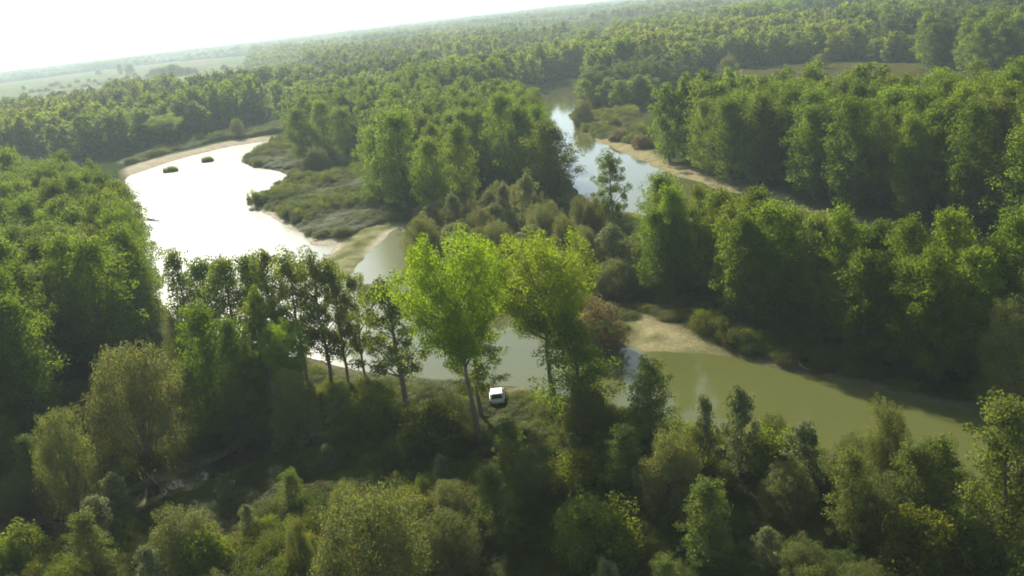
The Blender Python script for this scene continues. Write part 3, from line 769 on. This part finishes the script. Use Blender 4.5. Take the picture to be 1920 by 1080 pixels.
# ---------------------------------------------------------------- stuff by geometry nodes: one object, instances picked by attribute
def scatter(name, P, z, rot, scl, pick, protos, label, cat):
    me = bpy.data.meshes.new(name)
    n = len(P)
    me.vertices.add(n)
    me.vertices.foreach_set('co', np.column_stack([P, z]).astype(np.float32).ravel())
    a = me.attributes.new('spin', 'FLOAT_VECTOR', 'POINT')
    a.data.foreach_set('vector', np.column_stack([np.zeros(n), np.zeros(n), rot]).astype(np.float32).ravel())
    a = me.attributes.new('size', 'FLOAT_VECTOR', 'POINT')
    a.data.foreach_set('vector', np.asarray(scl, np.float32).ravel())
    a = me.attributes.new('pick', 'INT', 'POINT')
    a.data.foreach_set('value', np.asarray(pick, np.int32))
    ob = link(name, me)
    ng = bpy.data.node_groups.new(name + '_scatter', 'GeometryNodeTree')
    ng.interface.new_socket('Geometry', in_out='INPUT', socket_type='NodeSocketGeometry')
    ng.interface.new_socket('Geometry', in_out='OUTPUT', socket_type='NodeSocketGeometry')
    gi = ng.nodes.new('NodeGroupInput')
    go = ng.nodes.new('NodeGroupOutput')
    jn = ng.nodes.new('GeometryNodeJoinGeometry')
    L = ng.links

    def attr(nm, ty):
        q = ng.nodes.new('GeometryNodeInputNamedAttribute')
        q.data_type = ty
        q.inputs[0].default_value = nm
        return next(s for s in q.outputs if s.enabled and s.name == 'Attribute')
    sp, sz, pk = attr('spin', 'FLOAT_VECTOR'), attr('size', 'FLOAT_VECTOR'), attr('pick', 'INT')
    for k, pr in enumerate(protos):
        oi = ng.nodes.new('GeometryNodeObjectInfo')
        oi.inputs['Object'].default_value = pr
        oi.inputs['As Instance'].default_value = True
        cmpn = ng.nodes.new('FunctionNodeCompare')
        cmpn.data_type = 'INT'
        cmpn.operation = 'EQUAL'
        ins = [s for s in cmpn.inputs if s.enabled]
        L.new(pk, ins[0])
        ins[1].default_value = k
        ip = ng.nodes.new('GeometryNodeInstanceOnPoints')
        L.new(gi.outputs[0], ip.inputs['Points'])
        L.new(cmpn.outputs[0], ip.inputs['Selection'])
        L.new(oi.outputs['Geometry'], ip.inputs['Instance'])
        er = ng.nodes.new('FunctionNodeEulerToRotation')
        L.new(sp, er.inputs[0])
        L.new(er.outputs[0], ip.inputs['Rotation'])
        L.new(sz, ip.inputs['Scale'])
        L.new(ip.outputs[0], jn.inputs[0])
    L.new(jn.outputs[0], go.inputs[0])
    md = ob.modifiers.new('scatter', 'NODES')
    md.node_group = ng
    return tag(ob, label, cat, kind='stuff')


# the mass of the forest: everything ahead that is not water, meadow, field or an individual tree
LEFT_MASS = F_LEFT + [(700, 5200), (0, 5600), (-2600, 5200), (-3600, 3600), (-1500, 1500), (-420, 520)]
RIGHT_MASS = F_RIGHT + [(700, 700), (1500, 2000), (2600, 4600), (700, 5200), (120, 900), (75, 600)]
LEFT_OUT = [(-66, 96), (-160, 308), (-222, 376), (-260, 425), (-560, 560), (-230, 70), (-85, 75)]
RIGHT_OUT = [(82, 112), (104, 150), (195, 287), (420, 420), (330, 60), (92, 68)]
cand = []
for (r0_, r1_, s, wk) in ((95, 180, 7.5, 1.0), (180, 520, 7.0, 1.0), (520, 1000, 8.5, 1.1), (1000, 2000, 12.5, 1.55), (2000, 5200, 24, 2.7)):
    P = jitter_grid(-r1_ * .8, r1_ * .8, r0_ * .6, r1_, s, int(r1_))
    D = np.hypot(P[:, 0], P[:, 1])
    az = np.degrees(np.arctan2(P[:, 0], P[:, 1]))
    P = P[(D >= r0_) & (D < r1_) & (np.abs(az) < 52)]
    keep = inside(P, LEFT_MASS) | inside(P, RIGHT_MASS) | inside(P, LEFT_OUT) | inside(P, RIGHT_OUT)
    P = P[keep]
    P = P[~inside(P, FIELD) & ~inside(P, CLEARING) & ~inside(P, POINT) & ~inside(P, REED_C)]
    D = np.hypot(P[:, 0], P[:, 1])
    nearm = D < 620
    w_ = np.full(len(P), 50.0)
    if nearm.any():
        w_[nearm] = water_sd(P[nearm])
    P = P[(w_ > 2.5) & clear_of(P, .45, 2.0)]
    cand.append((P, wk))
rest_np = np.array(rest) if rest else np.zeros((0, 4))
AP = np.concatenate([p for p, _ in cand])
AW = np.concatenate([np.full(len(p), w) for p, w in cand])
# stands: patches of one age and tone, with ragged gaps between
rs = np.random.default_rng(21)
cells = rs.uniform([-3800, 150], [2800, 5400], (1500, 2))
near_cells = rs.uniform([-420, 200], [420, 1000], (130, 2))
cells = np.concatenate([cells, near_cells])
own = np.zeros(len(AP), int)
gap = np.zeros(len(AP))
for a in range(0, len(AP), 4000):
    d = np.hypot(AP[a:a + 4000, None, 0] - cells[None, :, 0], AP[a:a + 4000, None, 1] - cells[None, :, 1])
    srt = np.partition(d, 1, axis=1)
    own[a:a + 4000] = np.argmin(d, 1)
    gap[a:a + 4000] = srt[:, 1] - srt[:, 0]
cell_h = rs.uniform(9.5, 21, len(cells))
cell_t = rs.choice([0, 0, 0, 1, 1, 2, 3], len(cells))
D = np.hypot(AP[:, 0], AP[:, 1])
keepg = (gap > 6.0) | (rs.random(len(AP)) < .22)
AP, AW, own, D = AP[keepg], AW[keepg], own[keepg], D[keepg]
hh = cell_h[own] * rs.uniform(.82, 1.15, len(AP))
tone = cell_t[own]
# the largest of these in view stand as trees of their own: the front rows along the water
front = np.zeros(len(AP), bool)
sd_front = np.full(len(AP), 99.0)
nm_ = D < 560
sd_front[nm_] = np.minimum(sdist(AP[nm_], LAKE_S), sdist(AP[nm_], RIVER_S)) + 500 * (D[nm_] < 200)
order = np.argsort(D + sd_front * 3)
for m in order[:60]:
    front[m] = True
    x, y = AP[m]
    lk = sdist(np.array([[x, y]]), LAKE_S)[0] < sdist(np.array([[x, y]]), RIVER_S)[0]
    plant('poplar', x, y, max(hh[m], 14.5), random.uniform(7.5, 9.5), 'green poplar at the water edge of the forest behind the ' + ('lake' if lk else 'upper river bend'),
          'poplars at the forest edge by the ' + ('lake' if lk else 'upper river'))
AP, AW, hh, tone, D = AP[~front], AW[~front], hh[~front], tone[~front], D[~front]
if len(rest_np):
    AP = np.concatenate([AP, rest_np[:, :2]])
    AW = np.concatenate([AW, np.ones(len(rest_np))])
    hh = np.concatenate([hh, rest_np[:, 2]])
    tone = np.concatenate([tone, np.zeros(len(rest_np), int)])
    D = np.hypot(AP[:, 0], AP[:, 1])
TONES = [LEAF['stand'],
         leaf_mat('forest_leaves_yellowing', (0.088, 0.122, 0.014), (0.155, 0.202, 0.026), TR, .012, .25, .5),
         leaf_mat('forest_leaves_dark', (0.038, 0.062, 0.013), (0.078, 0.114, 0.024), TR, .012, .3, .5),
         leaf_mat('forest_leaves_olive', (0.068, 0.088, 0.020), (0.125, 0.152, 0.036), TR, .012, .3, .5)]
protos = []
for lod, (dt, lf) in enumerate(((1.0, 1.0), (.22, 2.0), (.07, 3.4))):
    for tn in range(4):
        for v in range(3 if lod < 2 else 2):
            protos.append((lod, tn, joined(900 + lod * 50 + tn * 5 + v, 'stand', dt, lf, TONES[tn])))
pick = np.zeros(len(AP), int)
lodn = np.where(D < 430, 0, np.where(D < 1300, 1, 2))
for lod in range(3):
    for tn in range(4):
        ids = [k for k, p in enumerate(protos) if p[0] == lod and p[1] == tn]
        mk = (lodn == lod) & (tone == tn)
        pick[mk] = rs.choice(ids, mk.sum())
ww = rs.uniform(.85, 1.2, len(AP)) * AW
scl = np.column_stack([ww, ww, hh / 18.0])
zz = np.where(D < 640, ground_h(AP), .7) - .1
scatter('forest', AP, zz, rs.uniform(0, 6.28, len(AP)), scl, pick, [p[2] for p in protos], 'dense green floodplain forest stretching back to the hazy horizon', 'forest')

# ---------------------------------------------------------------- thicket, reeds and low growth
TH = ' the thicket below the pond and creek'
THICKET = dict(shrub=('ragged leafy shrub in' + TH, 'shrubs of' + TH), willow=('low olive willow bush in' + TH, 'willow bushes of' + TH),
               silver=('silver leaved sapling in' + TH, 'silver saplings of' + TH), feather=('feathery green sapling in' + TH, 'feathery saplings of' + TH))
for q, (x, y, s) in enumerate(SHRUBS):
    kd = ('shrub', 'feather', 'willow')[q % 3]
    plant(kd, x, y, *dict(shrub=(3.4 * s, 4.6 * s), feather=(5.2 * s, 3.6 * s), willow=(3.8 * s, 4.2 * s))[kd], THICKET[kd][0], THICKET[kd][1])
P = in_zone(Z_FORE, 5.6, 83, .42, 1.6, 1.0)
P = P[~inside(P, GLADE) & (edge_dist(P, TRACK) > 2.5) & (np.hypot(P[:, 0], P[:, 1]) > 48) & (np.abs(np.degrees(np.arctan2(P[:, 0], P[:, 1]))) < 37)]
for x, y in P:
    if random.random() < .45:
        continue
    kd = random.choice(['shrub', 'shrub', 'feather', 'willow', 'silver'])
    k = random.uniform(.6, 1.3)
    dims = dict(shrub=(3.2 * k, 4.4 * k), willow=(4.4 * k, 4.6 * k), silver=(4.2 * k, 3.2 * k), feather=(4.6 * k, 3.0 * k))[kd]
    plant(kd, x, y, *dims, *THICKET[kd])


def low_growth(name, polys, s, seed, hmin, hmax, mats, label, cat, wet=.4, dens=1.0, wide=1.3, avoid=()):
    r = np.random.default_rng(seed)
    Ps = []
    for poly in polys:
        a = np.array(poly)
        P = jitter_grid(a[:, 0].min(), a[:, 0].max(), a[:, 1].min(), a[:, 1].max(), s, seed)
        P = P[inside(P, poly)]
        P = P[(water_sd(P) > wet) & (sdist(P, CREEK_S) > 2.2) & (np.abs(np.degrees(np.arctan2(P[:, 0], P[:, 1]))) < 40)]
        for av in avoid:
            P = P[~inside(P, av)]
        Ps.append(P)
    P = np.concatenate(Ps)
    P = P[r.random(len(P)) < dens]
    pr = []
    for k, m in enumerate(mats):
        for v in range(2):
            (tv, tf), (V, F_, T) = grow(1300 + seed + k * 3 + v, 'shrub', .75, .8)
            pr.append(bpy.data.objects.new('form_growth', mesh_np(name + '_form', V, F_, [m], T)))
    patch = vnoise(P, 9.0, seed + 1)
    h = (hmin + (hmax - hmin) * np.clip(patch * 1.3 - .15, 0, 1)) * r.uniform(.75, 1.25, len(P))
    w = (s * wide / 2.6) * r.uniform(.7, 1.2, len(P))
    scatter(name, P, ground_h(P) - .08, r.uniform(0, 6.28, len(P)), np.column_stack([w, w, h / 3.2]), r.integers(0, len(pr), len(P)), pr, label, cat)


low_growth('reeds', [REED, REED_B, REED_C], 1.7, 11, .5, 2.8, [LEAF['reed'], LEAF['reed'], LEAF['shrub']], 'olive green reeds and low scrub on the lake meadow', 'reeds', avoid=[BEACHES[1], BEACHES[2], BEACHES[8]])
low_growth('undergrowth', [Z_FORE, Z_BANK, Z_SCRUB, POINT, Z_BELT], 1.7, 13, .4, 2.6, [LEAF['shrub'], LEAF['shrub'], LEAF['reed']], 'dark tangled undergrowth between the trees and along the banks', 'undergrowth',
           avoid=[TRACK, GLADE, BEACHES[3]], dens=.9)
gl = bpy.data.objects.get('glade')
low_growth('meadow_grass', [GLADE, CLEARING], 1.3, 17, .25, .6, [leaf_mat('sunlit_grass', (0.11, 0.12, 0.028), (0.18, 0.18, 0.045), TR, .02, .2)], 'yellow green grass of the open glade and clearing', 'grass')

# ---------------------------------------------------------------- reed clumps standing in the lake
for x, y, w, lab in ISLETS:
    r = np.random.default_rng(int(w * 10))
    n = 520
    th, rr = r.uniform(0, 6.28, n), np.sqrt(r.random(n))
    bx, by = np.cos(th) * rr * w * .5, np.sin(th) * rr * w * .22
    hgt = r.uniform(1.2, 3.0, n) * (1 - .35 * rr)
    lx, ly = r.normal(size=n) * .25, r.normal(size=n) * .25
    wd = .12
    a = r.uniform(0, 6.28, n)
    V = np.stack([np.column_stack([bx - np.cos(a) * wd, by - np.sin(a) * wd, np.full(n, -.4)]), np.column_stack([bx + np.cos(a) * wd, by + np.sin(a) * wd, np.full(n, -.4)]),
                  np.column_stack([bx + lx, by + ly, hgt])], 1).reshape(-1, 3)
    T = np.repeat(r.random((n, 1)), 3, 0).repeat(3, 1)
    root = link('reed_clump', None, None, (x, y, 0))
    tag(root, lab, 'reeds', 'reed clumps standing in the lake')
    link('stalks', mesh_np('reed_stalks', V, np.arange(3 * n).reshape(-1, 3), [LEAF['feather']], T), root)

# ---------------------------------------------------------------- fallen logs
for k, (x0, y0, x1, y1, rd, lab) in enumerate(LOGS):
    r = np.random.default_rng(300 + k)
    L_ = math.hypot(x1 - x0, y1 - y0)
    s = np.linspace(0, 1, 8)
    z0, z1 = [float(max(ground_h(np.array([[a, b]]))[0], 0)) for a, b in ((x0, y0), (x1, y1))]
    pts = np.column_stack([(x1 - x0) * s, (y1 - y0) * s, z0 + (z1 - z0) * s + rd * .6 + .1])
    pts[:, :2] += np.cumsum(r.normal(size=(8, 2)), 0) * L_ * .008
    root = link('fallen_log', None, None, (x0, y0, 0))
    tag(root, lab, 'log')
    m = SNAG if 'dark' in lab else DEADWOOD
    tv, tf = tubes([(pts, np.linspace(rd, rd * .45, 8))], 8)
    link('stem', mesh_np('log_stem', tv, tf, [m], smooth=True), root)
    for b in range(3):
        q = 2 + b * 2
        d_ = unit(np.array([r.normal(), r.normal(), .7]))
        ln = L_ * r.uniform(.12, .25)
        tv, tf = tubes([(np.array([pts[q], pts[q] + d_ * ln * .5, pts[q] + d_ * ln + [0, 0, .1]]), [rd * .4, rd * .25, rd * .08])], 6)
        link('branch', mesh_np('log_branch', tv, tf, [m], smooth=True), root)

# ---------------------------------------------------------------- the parked car on the track
PAINT = plain_mat('silver_paint', (.62, .64, .63), .3, .5, .25, 0, 1, 0, .6)
GLASS = plain_mat('car_glass', (.03, .045, .045), .06, .6)
RUBBER = plain_mat('tyre_rubber', (.02, .02, .02), .85, .2)
ALLOY = plain_mat('wheel_alloy', (.45, .45, .46), .35, .5, .8)
RED = plain_mat('tail_lamp_red', (.32, .02, .015), .25, .5)
LAMP = plain_mat('headlamp_lens', (.7, .72, .72), .12, .6)
BLACK = plain_mat('bumper_plastic', (.035, .035, .036), .6, .3)


def loft(name, secs, mat, parent, close=True):
    """secs: list of closed rings of equal length"""
    n = len(secs[0])
    V = np.concatenate(secs)
    F_ = []
    for k in range(len(secs) - 1):
        for q in range(n):
            F_.append((k * n + q, k * n + (q + 1) % n, (k + 1) * n + (q + 1) % n, (k + 1) * n + q))
    me = bpy.data.meshes.new(name)
    faces = [tuple(f_) for f_ in F_]
    if close:
        faces += [tuple(range(n))[::-1], tuple(range((len(secs) - 1) * n, len(secs) * n))]
    me.from_pydata([tuple(v) for v in V], [], faces)
    me.materials.append(mat)
    o = link(name, me, parent)
    b = o.modifiers.new('edge', 'BEVEL')
    b.width = .04
    b.segments = 2
    b.limit_method = 'ANGLE'
    b.angle_limit = R(25)
    return o


def ring(y, hw, z0, z1, tuck=.1):
    return np.array([(-hw + tuck, y, z0), (hw - tuck, y, z0), (hw, y, z0 + (z1 - z0) * .35), (hw - .03, y, z1), (-hw + .03, y, z1), (-hw, y, z0 + (z1 - z0) * .35)])


cx, cy_, cx2, cy2 = CAR
cz = float(ground_h(np.array([[cx, cy_]]))[0])
car = link('parked_car', None, None, (cx, cy_, cz))
car.rotation_euler = (0, 0, math.atan2(cy2 - cy_, cx2 - cx) - math.pi / 2 + .25)
tag(car, 'small silver hatchback parked on the sandy track by the pond', 'car')
body = loft('body', [ring(-1.95, .74, .32, .78), ring(-1.85, .82, .25, .92), ring(-.9, .86, .22, .95), ring(.6, .86, .22, .95), ring(1.35, .83, .23, .88), ring(1.85, .76, .26, .74), ring(1.97, .66, .32, .62)], PAINT, car)


def cab(y, hw, z):
    return [(-hw, y, z), (hw, y, z)]


cabin = loft('cabin', [np.array([(-.80, -1.86, .93), (.80, -1.86, .93), (.80, 1.0, .93), (-.80, 1.0, .93)]),
                       np.array([(-.62, -1.50, 1.46), (.62, -1.50, 1.46), (.62, .18, 1.48), (-.62, .18, 1.48)])], PAINT, car)


def pane(name, q, parent, off=.012, mat=GLASS):
    q = np.array(q, float)
    nn = unit(np.cross(q[1] - q[0], q[3] - q[0]))
    a, b = q + nn * off, q - nn * .02
    me = bpy.data.meshes.new(name)
    V = np.concatenate([a, b])
    me.from_pydata([tuple(v) for v in V], [], [(0, 1, 2, 3), (7, 6, 5, 4)] + [(k, k + 4, (k + 1) % 4 + 4, (k + 1) % 4) for k in range(4)])
    me.materials.append(mat)
    return link(name, me, parent)


def lerpq(c4, u0, u1, v0, v1):
    c4 = np.array(c4, float)
    f_ = lambda u_, v_: (c4[0] * (1 - u_) + c4[1] * u_) * (1 - v_) + (c4[3] * (1 - u_) + c4[2] * u_) * v_
    return [f_(u0, v0), f_(u1, v0), f_(u1, v1), f_(u0, v1)]


bk = [(-.80, -1.86, .93), (.80, -1.86, .93), (.62, -1.50, 1.46), (-.62, -1.50, 1.46)]
fr = [(.80, 1.0, .93), (-.80, 1.0, .93), (-.62, .18, 1.48), (.62, .18, 1.48)]
sr = [(.80, -1.86, .93), (.80, 1.0, .93), (.62, .18, 1.48), (.62, -1.50, 1.46)]
sl_ = [(-.80, 1.0, .93), (-.80, -1.86, .93), (-.62, -1.50, 1.46), (-.62, .18, 1.48)]
pane('rear_window', lerpq(bk, .10, .90, .14, .88), cabin)
pane('windscreen', lerpq(fr, .06, .94, .06, .93), cabin)
for sq in (sr, sl_):
    rv = sq is sl_
    for u0, u1 in ((.10, .34), (.37, .62), (.65, .90)):
        pane('side_window', lerpq(sq, (1 - u1) if rv else u0, (1 - u0) if rv else u1, .12, .86), cabin)
for sx in (-1, 1):
    q = [(sx * .78 - .09, -1.93, .66), (sx * .78 + .05, -1.90, .66), (sx * .78 + .03, -1.88, .90), (sx * .78 - .09, -1.90, .90)]
    pane('tail_light', q, car, .02, RED)
    q = [(sx * .60 + .12, 1.93, .56), (sx * .60 - .12, 1.93, .56), (sx * .60 - .12, 1.90, .70), (sx * .60 + .12, 1.90, .70)]
    pane('headlight', q, car, .02, LAMP)
    loft('door_mirror', [np.array([(sx * .86, .62, .94), (sx * 1.02, .60, .95), (sx * 1.02, .60, 1.08), (sx * .86, .62, 1.07)]), np.array([(sx * .86, .74, .94), (sx * 1.0, .72, .95), (sx * 1.0, .72, 1.06), (sx * .86, .74, 1.06)])], BLACK, car)
loft('rear_bumper', [ring(-2.02, .72, .30, .52, .05), ring(-1.90, .83, .28, .54, .05)], BLACK, car)
loft('front_bumper', [ring(1.90, .76, .28, .48, .05), ring(2.04, .64, .30, .46, .05)], BLACK, car)
th = np.linspace(0, 2 * np.pi, 20, endpoint=False)
for sx in (-1, 1):
    for yy in (-1.22, 1.25):
        w_ = link('wheel', None, car, (sx * .78, yy, .30))
        ringp = lambda x_, r_: np.column_stack([np.full(20, x_), np.cos(th) * r_, np.sin(th) * r_])
        loft('tyre', [ringp(-.09, .24), ringp(-.09, .30), ringp(.09, .30), ringp(.09, .24)], RUBBER, w_, False)
        loft('rim', [ringp(-.07, .238), ringp(sx * .06, .232), ringp(sx * .085, .06)], ALLOY, w_, True)

# ---------------------------------------------------------------- hazy summer air
hm, t, out = new_mat('summer_haze')
pv = node(t, 'ShaderNodeVolumePrincipled')
pv.inputs['Color'].default_value = (0.78, 0.95, 1.0, 1)
pv.inputs['Density'].default_value = 0.00020
pv.inputs['Anisotropy'].default_value = 0.2
t.links.new(pv.outputs[0], out.inputs['Volume'])
bm = bmesh.new()
bmesh.ops.create_cube(bm, size=1.0)
for v in bm.verts:
    v.co = Vector((v.co.x * 30400, v.co.y * 30400, v.co.z * 48.6 + 21.8))
me = bpy.data.meshes.new('haze')
bm.to_mesh(me)
bm.free()
me.materials.append(hm)
hz = link('haze', me)
tag(hz, 'thin pale haze filling the air over the valley', 'haze', kind='stuff')
